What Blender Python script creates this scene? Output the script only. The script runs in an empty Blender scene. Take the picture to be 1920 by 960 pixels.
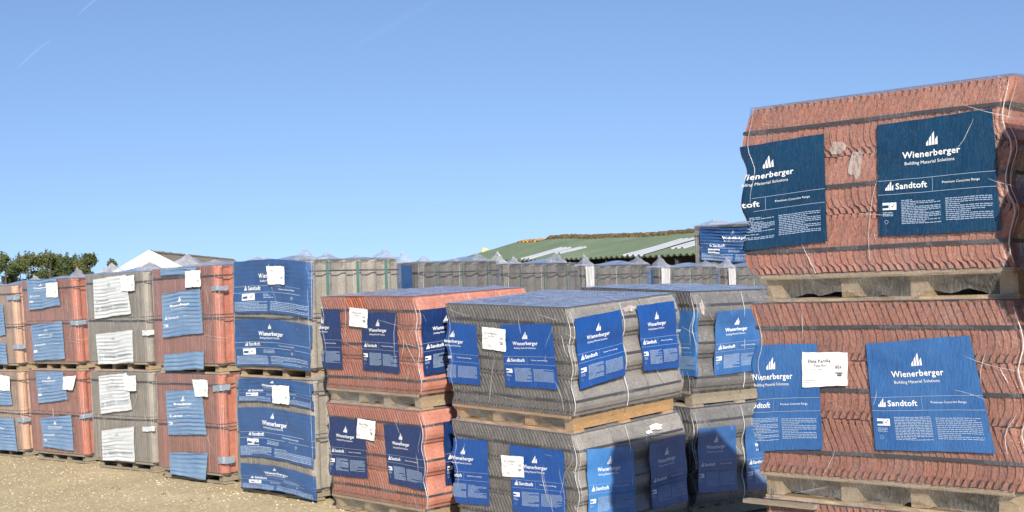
import bpy, bmesh, math, random
import numpy as np
from mathutils import Vector, Matrix
R = math.radians
scene = bpy.context.scene
col = scene.collection

# ------------------------------------------------------------------ camera
ROLL, PITCH, F = 0.0421, -0.0005, 2788.5
cam_d = bpy.data.cameras.new("camera"); cam = bpy.data.objects.new("camera", cam_d); col.objects.link(cam)
cam_d.sensor_width = 36; cam_d.lens = 36 * F / 1920; cam_d.clip_start = 0.1; cam_d.clip_end = 12000
cam.location = (0, 0, 2.0)
cam.matrix_world = Matrix.Translation((0, 0, 2.0)) @ (Matrix.Rotation(math.pi / 2 + PITCH, 4, 'X') @ Matrix.Rotation(-ROLL, 4, 'Z'))
scene.camera = cam

# ------------------------------------------------------------------ light
SUN_EL = 27.5; SX, SY = 0.12, -1.0
w = bpy.data.worlds.new("World"); scene.world = w; w.use_nodes = True
nt = w.node_tree; nt.nodes.clear()
out = nt.nodes.new('ShaderNodeOutputWorld'); bg = nt.nodes.new('ShaderNodeBackground')
sky = nt.nodes.new('ShaderNodeTexSky'); sky.sky_type = 'NISHITA'; sky.sun_disc = False
sky.sun_elevation = R(SUN_EL); sky.sun_rotation = math.atan2(SX, SY); sky.altitude = 200
sky.air_density = 1.0; sky.dust_density = 0.0; sky.ozone_density = 4.5
tc = nt.nodes.new('ShaderNodeTexCoord'); sep = nt.nodes.new('ShaderNodeSeparateXYZ')
mx = nt.nodes.new('ShaderNodeMath'); mx.operation = 'MULTIPLY_ADD'; mx.inputs[1].default_value = 0.95; mx.inputs[2].default_value = 0.128
cmb = nt.nodes.new('ShaderNodeCombineXYZ')
nt.links.new(tc.outputs['Generated'], sep.inputs[0]); nt.links.new(sep.outputs[0], cmb.inputs[0]); nt.links.new(sep.outputs[1], cmb.inputs[1])
nt.links.new(sep.outputs[2], mx.inputs[0]); nt.links.new(mx.outputs[0], cmb.inputs[2]); nt.links.new(cmb.outputs[0], sky.inputs[0])
wb = nt.nodes.new('ShaderNodeMix'); wb.data_type = 'RGBA'; wb.blend_type = 'MULTIPLY'; wb.inputs[0].default_value = 1; wb.inputs[7].default_value = (1.05, .965, 1.0, 1)
nt.links.new(sky.outputs[0], wb.inputs[6]); nt.links.new(wb.outputs[2], bg.inputs[0]); bg.inputs[1].default_value = 0.088; nt.links.new(bg.outputs[0], out.inputs[0])
sd = bpy.data.lights.new("sun", 'SUN'); sun = bpy.data.objects.new("sun", sd); col.objects.link(sun)
sd.energy = 5.0; sd.angle = R(0.55); sd.color = (1.0, 0.93, 0.82)
tosun = Vector((SX, SY, 0)).normalized() * math.cos(R(SUN_EL)) + Vector((0, 0, math.sin(R(SUN_EL))))
sun.rotation_euler = tosun.to_track_quat('Z', 'Y').to_euler()
scene.view_settings.view_transform = 'Standard'; scene.view_settings.look = 'None'
scene.view_settings.exposure = 0.6; scene.view_settings.gamma = 1.0
scene.render.engine = 'CYCLES'
try:
    scene.cycles.transparent_max_bounces = 24; scene.cycles.max_bounces = 6
except Exception: pass

# ------------------------------------------------------------------ helpers
def link(name, verts, faces, mat=None, parent=None, smooth=False):
    me = bpy.data.meshes.new(name)
    me.from_pydata([tuple(v) for v in verts], [], faces); me.update()
    if smooth: me.polygons.foreach_set('use_smooth', [True] * len(me.polygons))
    o = bpy.data.objects.new(name, me)
    if mat: me.materials.append(mat)
    col.objects.link(o)
    if parent: o.parent = parent
    return o
def tag(o, label=None, cat=None, group=None, kind=None):
    if label: o['label'] = label
    if cat: o['category'] = cat
    if group: o['group'] = group
    if kind: o['kind'] = kind
    return o
def empty(name, loc=(0, 0, 0)):
    o = bpy.data.objects.new(name, None); o.empty_display_size = .2; col.objects.link(o); o.location = loc; return o
class MB:
    def __init__(s): s.v = []; s.f = []
    def add(s, V, Fc):
        b = len(s.v); s.v += [tuple(p) for p in V]; s.f += [tuple(i + b for i in f) for f in Fc]
    def box(s, x0, x1, y0, y1, z0, z1, j=0, rnd=None):
        V = [(x, y, z) for z in (z0, z1) for y in (y0, y1) for x in (x0, x1)]
        if j and rnd: V = [(a + rnd.uniform(-j, j), b + rnd.uniform(-j, j), c + rnd.uniform(-j, j)) for a, b, c in V]
        s.add(V, [(0, 2, 3, 1), (4, 5, 7, 6), (0, 1, 5, 4), (2, 6, 7, 3), (0, 4, 6, 2), (1, 3, 7, 5)])
    def grid(s, P, flip=False):
        n, m = len(P), len(P[0]); V = [p for r in P for p in r]
        Fc = [(i * m + j, i * m + j + 1, (i + 1) * m + j + 1, (i + 1) * m + j) for i in range(n - 1) for j in range(m - 1)]
        if flip: Fc = [f[::-1] for f in Fc]
        s.add(V, Fc)
    def tube(s, pts, r, n=5):
        pts = [Vector(p) for p in pts]; rings = []
        for i, p in enumerate(pts):
            d = (pts[min(i + 1, len(pts) - 1)] - pts[max(i - 1, 0)]).normalized()
            a = d.cross(Vector((0.3, 0.2, 1))).normalized(); b = d.cross(a)
            rr = r[i] if isinstance(r, (list, tuple)) else r
            rings.append([p + (a * math.cos(t) + b * math.sin(t)) * rr for t in [2 * math.pi * k / n for k in range(n)]])
        b0 = len(s.v); s.v += [tuple(p) for rg in rings for p in rg]
        for i in range(len(rings) - 1):
            for k in range(n):
                s.f.append((b0 + i * n + k, b0 + i * n + (k + 1) % n, b0 + (i + 1) * n + (k + 1) % n, b0 + (i + 1) * n + k))
    def build(s, name, mat=None, parent=None, smooth=False): return link(name, s.v, s.f, mat, parent, smooth)

def multi(name, parts, parent, smooth=False):
    a = MB(); idx = []; mats = []
    for i, (mb, mt) in enumerate(parts): a.add(mb.v, mb.f); idx += [i] * len(mb.f); mats.append(mt)
    o = a.build(name, None, parent, smooth)
    for mt in mats: o.data.materials.append(mt)
    o.data.polygons.foreach_set('material_index', idx); return o
def newmat(name):
    m = bpy.data.materials.new(name); m.use_nodes = True; t = m.node_tree; b = t.nodes['Principled BSDF']; return m, t, b
def N(t, k, **kw):
    n = t.nodes.new('ShaderNode' + k)
    for a, v in kw.items():
        if a == 'ins':
            for i, x in v.items(): n.inputs[i].default_value = x
        else: setattr(n, a, v)
    return n
def noise(t, scale, detail=4, rough=.6, vec=None, dist=0):
    n = N(t, 'TexNoise'); n.inputs['Scale'].default_value = scale; n.inputs['Detail'].default_value = detail; n.inputs['Roughness'].default_value = rough
    n.inputs['Distortion'].default_value = dist
    if vec: t.links.new(vec, n.inputs['Vector'])
    return n
def ramp(t, fac, stops):
    r = N(t, 'ValToRGB'); e = r.color_ramp.elements
    while len(e) < len(stops): e.new(.5)
    for i, (p, c) in enumerate(stops): e[i].position = p; e[i].color = (*c, 1) if len(c) == 3 else c
    t.links.new(fac, r.inputs[0]); return r
def mapping(t, scale=(1, 1, 1), coord='Object'):
    c = N(t, 'TexCoord'); m = N(t, 'Mapping'); m.inputs['Scale'].default_value = scale; t.links.new(c.outputs[coord], m.inputs[0]); return m.outputs[0]
def bump(t, h, b, strength=.4, dist=.004):
    n = N(t, 'Bump'); n.inputs['Strength'].default_value = strength; n.inputs['Distance'].default_value = dist
    t.links.new(h, n.inputs['Height']); t.links.new(n.outputs[0], b.inputs['Normal']); return n
def mixc(t, fac, a, b, mode='MIX'):
    m = N(t, 'Mix', data_type='RGBA', blend_type=mode)
    for s, v in ((0, fac), (6, a), (7, b)):
        if hasattr(v, 'is_linked'): t.links.new(v, m.inputs[s])
        else: m.inputs[s].default_value = v if s == 0 else (*v, 1)
    return m.outputs[2]

def concrete(name, c1, c2, c3, speck=.5, last=(1.3, 1.26, 1.22)):
    m, t, b = newmat(name)
    at = N(t, 'Attribute', attribute_name='tone')
    v = mapping(t)
    n1 = noise(t, 5, 5, .65, v); n2 = noise(t, 90, 3, .7, v); n3 = noise(t, 350, 2, .7, v)
    base = ramp(t, n1.outputs[0], [(.3, c1), (.5, c2), (.7, c3)]).outputs[0]
    sp = ramp(t, n2.outputs[0], [(.34, (speck, speck, speck)), (.5, (1, 1, 1)), (.68, (1.12, 1.12, 1.1))]).outputs[0]
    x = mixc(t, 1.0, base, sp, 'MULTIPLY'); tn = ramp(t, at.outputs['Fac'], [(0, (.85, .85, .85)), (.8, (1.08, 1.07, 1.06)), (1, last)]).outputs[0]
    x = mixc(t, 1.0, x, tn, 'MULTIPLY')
    # lime bloom: pale vertical smears that belong to the concrete
    vb = mapping(t, (9, 9, 2.2)); nb = noise(t, 1, 5, .65, vb); fb = ramp(t, nb.outputs[0], [(.6, (0, 0, 0)), (.8, (.16, .16, .16))]).outputs[0]
    x = mixc(t, fb, x, (.5, .45, .4))
    t.links.new(x, b.inputs['Base Color']); b.inputs['Roughness'].default_value = .85
    add = N(t, 'Math', operation='ADD'); t.links.new(n2.outputs[0], add.inputs[0]); t.links.new(n3.outputs[0], add.inputs[1])
    bump(t, add.outputs[0], b, .3, .002)
    return m
M = {}
M['red'] = concrete('red_concrete', (.265, .100, .064), (.32, .125, .082), (.38, .165, .115), .6)
M['deepred'] = concrete('deep_red_concrete', (.205, .076, .046), (.255, .094, .058), (.30, .125, .082), .6)
M['terra'] = concrete('terracotta', (.30, .095, .06), (.37, .125, .075), (.40, .16, .11), .7)
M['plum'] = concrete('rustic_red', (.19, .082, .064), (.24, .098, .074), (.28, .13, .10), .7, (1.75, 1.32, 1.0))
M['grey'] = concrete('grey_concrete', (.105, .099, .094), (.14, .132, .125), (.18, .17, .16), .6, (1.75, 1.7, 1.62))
M['slate_shaded'] = concrete('shaded_slate_concrete', (.070, .067, .067), (.094, .090, .090), (.12, .115, .113), .6, (1.35, 1.33, 1.3))  # slate grey, darkened further to deepen the shadow on these packs
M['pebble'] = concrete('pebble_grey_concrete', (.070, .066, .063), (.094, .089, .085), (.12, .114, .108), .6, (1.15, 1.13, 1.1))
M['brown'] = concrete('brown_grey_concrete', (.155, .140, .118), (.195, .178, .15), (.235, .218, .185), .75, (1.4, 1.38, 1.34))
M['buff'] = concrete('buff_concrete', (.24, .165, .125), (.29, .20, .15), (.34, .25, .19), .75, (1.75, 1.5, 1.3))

def film(name, milk=.05, gloss=.55, tint=(.86, .86, .9), rough=.12, bscale=1.0, streak=1.0):
    """clear shrink film: see-through, glossy, with milky stretched creases"""
    m = bpy.data.materials.new(name); m.use_nodes = True; t = m.node_tree; t.nodes.clear()
    o = N(t, 'OutputMaterial'); tr = N(t, 'BsdfTransparent'); tr.inputs[0].default_value = (.98, .98, .98, 1)
    gl = N(t, 'BsdfGlossy'); gl.inputs['Roughness'].default_value = rough; gl.inputs[0].default_value = (1, 1, 1, 1)
    df = N(t, 'BsdfDiffuse'); df.inputs[0].default_value = (*tint, 1)
    tl = N(t, 'BsdfTranslucent'); tl.inputs[0].default_value = (*tint, 1)
    dd = N(t, 'MixShader'); dd.inputs[0].default_value = .35; t.links.new(df.outputs[0], dd.inputs[1]); t.links.new(tl.outputs[0], dd.inputs[2])
    v = mapping(t, (1, 1, 1)); v2 = mapping(t, (5, 5, 1.2))
    a = noise(t, 6 * bscale, 3, .55, v, 1.5); b_ = noise(t, 9 * bscale, 4, .6, v2, 2.0); c_ = noise(t, 45 * bscale, 3, .6, v, .8)
    ad = N(t, 'Math', operation='ADD'); t.links.new(a.outputs[0], ad.inputs[0]); t.links.new(b_.outputs[0], ad.inputs[1])
    ad2 = N(t, 'Math', operation='MULTIPLY_ADD'); t.links.new(c_.outputs[0], ad2.inputs[0]); ad2.inputs[1].default_value = .05; t.links.new(ad.outputs[0], ad2.inputs[2])
    bp = N(t, 'Bump'); bp.inputs['Strength'].default_value = .55; bp.inputs['Distance'].default_value = .02; t.links.new(ad2.outputs[0], bp.inputs['Height'])
    for s in (gl, df): t.links.new(bp.outputs[0], s.inputs['Normal'])
    # thin bright crease lines where two noise fields cross
    sub = N(t, 'Math', operation='SUBTRACT'); sub.inputs[1].default_value = .5; t.links.new(b_.outputs[0], sub.inputs[0])
    ab = N(t, 'Math', operation='ABSOLUTE'); t.links.new(sub.outputs[0], ab.inputs[0])
    cr = ramp(t, ab.outputs[0], [(0, (.22 * streak,) * 3), (.012, (.06 * streak,) * 3), (.03, (0, 0, 0))])
    mk = N(t, 'Math', operation='ADD'); t.links.new(cr.outputs[0], mk.inputs[0])
    pm = ramp(t, a.outputs[0], [(.3, (milk * .5,) * 3), (.7, (milk * 1.6,) * 3)]); t.links.new(pm.outputs[0], mk.inputs[1])
    m1 = N(t, 'MixShader'); t.links.new(mk.outputs[0], m1.inputs[0]); t.links.new(tr.outputs[0], m1.inputs[1]); t.links.new(dd.outputs[0], m1.inputs[2])
    ge = N(t, 'NewGeometry'); io = N(t, 'MapRange'); io.inputs[3].default_value = 1.38; io.inputs[4].default_value = 1 / 1.38; t.links.new(ge.outputs['Backfacing'], io.inputs[0])
    fr = N(t, 'Fresnel'); t.links.new(io.outputs[0], fr.inputs[0]); t.links.new(bp.outputs[0], fr.inputs[1])
    ml = N(t, 'Math', operation='MULTIPLY'); ml.inputs[1].default_value = gloss; t.links.new(fr.outputs[0], ml.inputs[0])
    m2 = N(t, 'MixShader'); t.links.new(ml.outputs[0], m2.inputs[0]); t.links.new(m1.outputs[0], m2.inputs[1]); t.links.new(gl.outputs[0], m2.inputs[2])
    t.links.new(m2.outputs[0], o.inputs[0]); return m
M['film'] = film('clear_film', .05, .8, rough=.24)
M['film_top'] = film('sky_sheen_film_top', .50, 1.8, (.68, .75, .96), rough=.24, streak=.9)  # blue milky tint paints the reflected sky into the top film
M['film_peak'] = film('gathered_film', .34, .8, (.78, .79, .86), .25, .35, 0)
M['film_skirt'] = film('dusty_film', .14, .9, (.8, .76, .68), .15)

def label_mat(name, c, c2, rough=.32, scale=1.0):
    m, t, b = newmat(name); v = mapping(t); v2 = mapping(t, (3, 3, .6))
    n1 = noise(t, 4, 4, .6, v, .5); n2 = noise(t, 22 * scale, 4, .6, v2, 1.2); n3 = noise(t, 130, 3, .6, v)
    x = ramp(t, n1.outputs[0], [(.3, c), (.72, c2)]).outputs[0]
    sc = N(t, 'Math', operation='SUBTRACT'); sc.inputs[1].default_value = .5; t.links.new(n2.outputs[0], sc.inputs[0])
    ab = N(t, 'Math', operation='ABSOLUTE'); t.links.new(sc.outputs[0], ab.inputs[0])
    f = ramp(t, ab.outputs[0], [(0, (.10,) * 3), (.012, (0, 0, 0))]).outputs[0]
    x = mixc(t, f, x, (.45, .52, .6)); t.links.new(x, b.inputs['Base Color'])
    b.inputs['Roughness'].default_value = rough; b.inputs['Specular IOR Level'].default_value = .55
    ad = N(t, 'Math', operation='MULTIPLY_ADD'); ad.inputs[1].default_value = .12
    t.links.new(n3.outputs[0], ad.inputs[0]); t.links.new(n2.outputs[0], ad.inputs[2]); bump(t, ad.outputs[0], b, .42, .012)
    return m
M['lab_navy'] = label_mat('label_navy', (.006, .022, .095), (.010, .035, .135))
M['lab_blue'] = label_mat('label_blue', (.002, .052, .24), (.005, .072, .30))
M['lab_sky'] = label_mat('label_sun_faded', (.035, .16, .43), (.06, .22, .52))
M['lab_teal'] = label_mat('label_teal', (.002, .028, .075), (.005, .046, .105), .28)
M['lab_royal'] = label_mat('label_royal', (.018, .088, .27), (.045, .145, .36), .3)
M['lab_faded'] = label_mat('label_faded', (.12, .22, .38), (.20, .31, .46), .4)
M['lab_band'] = label_mat('label_band', (.022, .070, .195), (.040, .10, .245), .35)
M['lab_white'] = label_mat('label_white', (.52, .55, .56), (.62, .64, .64), .4)
M['glare'] = label_mat('film_glare', (.30, .30, .31), (.52, .52, .53), .25)
M['tab'] = label_mat('tab_film', (.22, .27, .33), (.27, .33, .40), .3)
def plain(name, c, rough=.6, spec=.3, nz=0, sc=20):
    m, t, b = newmat(name)
    b.inputs['Roughness'].default_value = rough; b.inputs['Specular IOR Level'].default_value = spec
    if nz:
        n = noise(t, sc, 5, .65, mapping(t)); x = ramp(t, n.outputs[0], [(.3, tuple(k * (1 - nz) for k in c)), (.7, tuple(min(1, k * (1 + nz)) for k in c))]).outputs[0]
        t.links.new(x, b.inputs['Base Color']); bump(t, n.outputs[0], b, .3, .004)
    else: b.inputs['Base Color'].default_value = (*c, 1)
    return m
M['ink'] = plain('white_print', (.78, .8, .82), .5)
M['ink_dim'] = plain('pale_print', (.30, .40, .56), .5)
M['ink_grey'] = plain('grey_blue_print', (.33, .38, .42), .5)
M['paper'] = plain('paper', (.80, .79, .77), .55, .3, .05, 12)
M['ink_dark'] = plain('dark_print', (.12, .12, .13), .6)
M['strap'] = plain('strap', (.055, .055, .062), .4, .5, .2, 40)
M['strap_teal'] = plain('strap_teal', (.07, .165, .145), .4, .5, .15, 30)
M['crease'] = film('crease_film', .55, .9, (.9, .9, .92), .12)
def smear_mat():
    m, t, b = newmat('lime_smear'); b.inputs['Base Color'].default_value = (.60, .52, .48, 1); b.inputs['Roughness'].default_value = .9
    n = noise(t, 9, 5, .75, mapping(t, (4, 4, 1.2))); t.links.new(ramp(t, n.outputs[0], [(.36, (.05,) * 3), (.62, (.85,) * 3)]).outputs[0], b.inputs['Alpha']); return m
M['smear'] = smear_mat()
def wood(name, c1, c2, c3):
    m, t, b = newmat(name); v = mapping(t, (1, 14, 14)); v2 = mapping(t, (14, 1, 14))
    n = noise(t, 6, 5, .7, v, .6); n2 = noise(t, 3, 4, .6, mapping(t)); n3 = noise(t, 60, 3, .7, mapping(t))
    x = ramp(t, n.outputs[0], [(.3, c1), (.5, c2), (.75, c3)]).outputs[0]
    x = mixc(t, ramp(t, n2.outputs[0], [(.45, (0,) * 3), (.65, (.55,) * 3)]).outputs[0], x, tuple(k * .55 for k in c2))
    t.links.new(x, b.inputs['Base Color']); b.inputs['Roughness'].default_value = .8
    ad = N(t, 'Math', operation='ADD'); t.links.new(n.outputs[0], ad.inputs[0]); t.links.new(n3.outputs[0], ad.inputs[1]); bump(t, ad.outputs[0], b, .6, .006)
    return m
M['wood'] = wood('pallet_wood', (.20, .145, .09), (.34, .25, .155), (.46, .36, .24))
M['wood_orange'] = wood('fresh_pallet_wood', (.26, .145, .062), (.38, .225, .10), (.50, .35, .20))
M['wood_grey'] = wood('weathered_pallet_wood', (.17, .14, .10), (.27, .23, .17), (.36, .31, .23))

# ------------------------------------------------------------------ pack geometry
WR, DR, HR, gR = 1.0522, .9402, .8699, .0961
WP, DP, HP, gP = 1.1967, 1.0663, .7039, .1216
YAW = -.8043
STACK = {'C1': [-5.2747, 16.1364, .007, .0456, -.0118, -.0253], 'C2': [-4.2826, 14.9701, .0457, .0439, -.0112, -.003],
 'C3': [-3.3619, 13.8374, .0745, .0034, -.0119, .0123], 'C4': [-2.4059, 12.6274, .0984, .0055, .0007, .0174],
 'B1': [-1.5744, 13.439, .0372, .02, -.0012, .0177], 'B2': [-.8442, 14.1323, -.0109, .0029, .0002, .0198],
 'B3': [-.1048, 14.844, -.0634, .0027, .0015, .0176], 'B4': [.6876, 15.611, -.1191, .0159, .0027, .0192],
 'B5': [1.4847, 16.3699, -.1605, -.0002, .0039, 0.0], 'RM': [-1.4944, 11.5675, .0899, -.0424, .0075, -.0165],
 'GM': [-.476, 10.5309, .0307, -.0051, .03, -.0399], 'GR': [.4448, 11.4684, .0811, -.097, .0368, .0238],
 'RT': [.974, 6.2774, .0993, -.0009, -.0076, .0325]}
STACK['C0'] = [-6.29, 17.31, -.05, .0456, -.0118, -.0253]
STACK['N'] = [1.985, 5.235, .0993, 0, -.0076, .0325]
STACK['T'] = [2.18, 17.75, -.14, .05, .004, .0]

BK = [(0, 0), (.06, .002), (.15, .009), (.3, .024), (.45, .040), (.6, .050), (.74, .049), (.86, .038), (.94, .026), (1, .020)]
def bulge(s):
    s = min(max(s, 0), 1)
    for (a, x), (b, y) in zip(BK, BK[1:]):
        if s <= b:
            k = (s - a) / (b - a); k = k * k * (3 - 2 * k) * .35 + k * .65
            return x + (y - x) * k
    return BK[-1][1]
def layer_s(w):  # height within pack -> position in its tile layer, 0 top .. 1 bottom
    h = HP / 3; q = (gP + HP - w) / h
    return q - math.floor(min(max(q, 0), 2.999)) if 0 <= q < 3 else (0 if q < 0 else 1)
def smoothed(w):  # film does not follow the sharp step between layers
    return sum(bulge(layer_s(w + d)) for d in (-.03, -.015, 0, .015, .03)) / 5
BM = .050
def per_P(s, w, off, sgn, flat=0):
    b = smoothed(w)
    if flat and s > WP * .5: b = b * (1 - flat) + flat * (BM if sgn > 0 else .5 * BM)
    xr = (.8 * b + .2 * BM + .004) if sgn > 0 else (-.85 * b + .003)
    xl = (.85 * b - .003) if sgn > 0 else (-(.96 * b + .004))
    if s <= 0: return (xl - off, -s - off, w)
    if s >= WP: return (WP + xr + off, s - WP - off, w)
    t = s / WP
    return (s + xl * (1 - t) ** (5 if not flat else 12) + xr * t ** (6 if not flat else 16) + off * (t ** 30 - (1 - t) ** 30), -off, w)
def per_R(s, w, off, sgn, flat=0):
    if s <= 0: return (-off, -s - off, w)
    xr = .052
    if s >= WR: return (WR + xr + off, s - WR - off, w)
    t = s / WR
    return (s + xr * t ** 8, -off - .006, w)

def tone_attr(o, tones):
    a = o.data.attributes.new('tone', 'FLOAT', 'FACE'); a.data.foreach_set('value', tones)

def tiles_P(seed, sgn, mat, parent):
    chamfer_left = mat not in (M['red'], M['deepred'])
    rnd = random.Random(seed); n = 38; p = WP / n; h = HP / 3; mb = MB(); tones = []
    ss = [0, .03, .075, .13, .2, .28, .36, .44, .52, .6, .67, .74, .8, .86, .91, .95, .975, 1]
    for k in range(3):
        zt = gP + HP - k * h
        for i in range(n):
            dv = rnd.uniform(-.001, .003); dz = rnd.uniform(-.003, .002); tn = rnd.random() * .8
            dx = rnd.uniform(-.0012, .0012)
            last = (i == n - 1) or (i == 0)
            colsv = [(0 + dv, DP)] if not last else [(dv, DP / 3 - .003), (DP / 3 + .002, 2 * DP / 3 - .003), (2 * DP / 3 + .002, DP)]
            for ci, (va, vb) in enumerate(colsv):
                jx = rnd.uniform(-.004, .004) if (last and ci) else 0
                A = []; B = []
                for s in ss:
                    th = p * (((.925 if mat is M['terra'] else .90) if chamfer_left else .92) if .10 < s < .88 else (.50 if (s < .04 or s > .90) else .58))
                    x = i * p + sgn * bulge(s) + dx + jx
                    z = zt + dz - s * (h - .003)
                    if sgn > 0: A.append((x, z)); B.append((x + th, z))
                    else: A.append((x + p - th, z)); B.append((x + p, z))
                m = len(ss); V = []
                for v in (va, vb):
                    e = .006 if (v == va and ci == 0) else 0
                    if chamfer_left: V += [(x, v + 1.5 * e, z) for x, z in A] + [(x, v, z) for x, z in B]
                    else: V += [(x, v, z) for x, z in A] + [(x, v + e, z) for x, z in B]
                Fc = []
                for j in range(m - 1):
                    Fc.append((j, j + 1, m + j + 1, m + j)); Fc.append((2 * m + j, 3 * m + j, 3 * m + j + 1, 2 * m + j + 1))
                    Fc.append((j, 2 * m + j, 2 * m + j + 1, j + 1)); Fc.append((m + j, m + j + 1, 3 * m + j + 1, 3 * m + j))
                Fc.append((0, m, 3 * m, 2 * m)); Fc.append((m - 1, 3 * m - 1, 4 * m - 1, 2 * m - 1))
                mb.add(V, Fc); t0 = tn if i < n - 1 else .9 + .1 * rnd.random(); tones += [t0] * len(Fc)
    o = mb.build('roof_tiles', mat, parent); tone_attr(o, tones); return o

def rollR(v):  # double roman cross-section across the depth of the pack
    per = DR / 6; q = (v % per) / per
    if q < .60: return .030 * math.sin(math.pi * q / .6) ** .7
    return 0
def tiles_R(seed, mat, parent, H=None):
    H = H or HR; rnd = random.Random(seed); n = 34; p = WR / n; mb = MB(); tones = []; h = H / 2
    vs = [DR * k / 60 for k in range(61)]
    for k in range(2):
        z1 = gR + H - k * h; z0 = z1 - h + .006
        for i in range(n):
            dv = rnd.uniform(-.003, .003); tn = rnd.random(); dz = rnd.uniform(-.003, .002); last = i == n - 1
            V = []; m = len(vs); pv = vs if last or True else vs
            th = p * .62
            zz = [z1 + dz, z1 + dz - .02, z1 + dz - .024, z0 + .03, z0 + .026, z0] if last else [z1 + dz, z0]
            for z in zz:
                e = .004 if (last and z in (zz[0], zz[1], zz[4], zz[5])) else 0
                V += [(i * p + rollR(v) + th + e + (.006 if last else 0), v + (dv if j == 0 else 0), z) for j, v in enumerate(pv)]
            nz = len(zz); Fc = []
            for a in range(nz - 1):
                for j in range(m - 1): Fc.append((a * m + j, (a + 1) * m + j, (a + 1) * m + j + 1, a * m + j + 1))
            # inner skin
            b = len(V)
            for z in (z1 + dz, z0): V += [(i * p + rollR(v), v + (dv if j == 0 else 0), z) for j, v in enumerate(pv)]
            for j in range(m - 1):
                Fc.append((b + j, b + j + 1, b + m + j + 1, b + m + j)); Fc.append((j, j + 1, b + j + 1, b + j))
            Fc.append((0, b, b + m, (nz - 1) * m)); Fc.append((m - 1, nz * m - 1, b + 2 * m - 1, b + m - 1))
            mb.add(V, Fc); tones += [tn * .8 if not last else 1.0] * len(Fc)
    # backing so that the rib gaps read as tile, not as a hole
    mb.box(.004, WR - .03, .035, DR - .03, gR + .004, gR + H - .03); tones += [.1] * 6
    o = mb.build('roof_tiles', mat, parent); tone_attr(o, tones); return o

def nz(x, y, s=0):
    return (math.sin(x * 7.1 + s) * math.cos(y * 5.3 + s * 2.1) + .6 * math.sin(x * 17.3 + y * 11.9 + s * 3.7) + .35 * math.sin(x * 41 - y * 33 + s))

def wrap(kind, seed, sgn, parent, H, hole=None, skirt=True):
    W, D, g = (WP, DP, gP) if kind == 'P' else (WR, DR, gR); per = per_P if kind == 'P' else per_R
    mb = MB(); n = 70; mrow = 26; ph = seed * 1.7
    s0, s1 = -D, W + D; P = []
    top = g + H + .004
    for i in range(n + 1):
        s = s0 + (s1 - s0) * i / n; row = []
        for j in range(mrow + 1):
            zb = g - .012
            wv = top - (top - zb) * j / mrow
            off = .0052 + .0011 * nz(s * 1.2, wv * 1.5, ph)
            row.append(per(s, wv, off, sgn))
        P.append(row)
    keep = MB(); keep.grid(P)
    if hole:
        f2 = []
        for f in keep.f:
            c = sum((Vector(keep.v[k]) for k in f), Vector()) / 4
            if ((c.x - hole[0]) / hole[2]) ** 2 + ((c.z - hole[1]) / hole[3]) ** 2 < 1 and c.y < .05: continue
            f2.append(f)
        keep.f = f2
    # back face
    xr = P[-1][0][0]; xl = P[0][0][0]
    keep.grid([[(P[-1][j][0], D, P[-1][j][2]) for j in (0, mrow)], [(P[0][j][0], D, P[0][j][2]) for j in (0, mrow)]])
    o = multi('shrink_wrap', [(keep, M['film']), (creases(kind, seed, sgn, parent, H), M['crease'])], parent, True)
    # top sheet, sagging between the tile rows
    tp = MB(); G = []
    for i in range(49):
        a = i / 48; row = []
        for j in range(41):
            b = j / 40; e = min(a, 1 - a, b, 1 - b)
            z = top + .003 + ((.008 * nz(a * W * 1.6, b * D * 1.6, ph) + .008) if kind == 'P' else .03 * max(0, math.sin(a * 5.3 + ph) * math.cos(b * 4.1 + ph * 2) + .4 * math.sin(a * 11 + b * 9 + ph)) + .004) * min(1, e * 8)
            x = -.006 + a * (W + .012 + (.035 if kind == 'R' else 0)); row.append((x, -.007 + b * (D + .014), z))
        G.append(row)
    tp.grid(G, True); tp.build('wrap_top', M['film_top'], o, True)
    if skirt:
        sk = MB(); G = []; rnd = random.Random(seed); k0 = 48
        low = [.028 + .013 * math.sin(i * .31 + ph) + .009 * math.sin(i * .9 + ph) + rnd.uniform(-.004, .004) for i in range(k0 + 1)]
        for i in range(k0 + 1):
            s = -.12 + (W + .12 - .02) * i / k0; row = []
            for j in range(7):
                wv = g - .006 - (g - .006 - low[i]) * j / 6; inn = .035 * min(1, (g - wv) / g * 2)
                x, y, z = per(max(s, 0), wv + 0, .004, sgn); row.append((x + (inn if s < .05 else 0), y + inn * .6 + .004 * math.sin(i * .9 + j) + max(0, -s), z))
            G.append(row)
        sk.grid(G); sk.build('wrap_skirt', M['film_skirt'], o, True)
    return o

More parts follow.
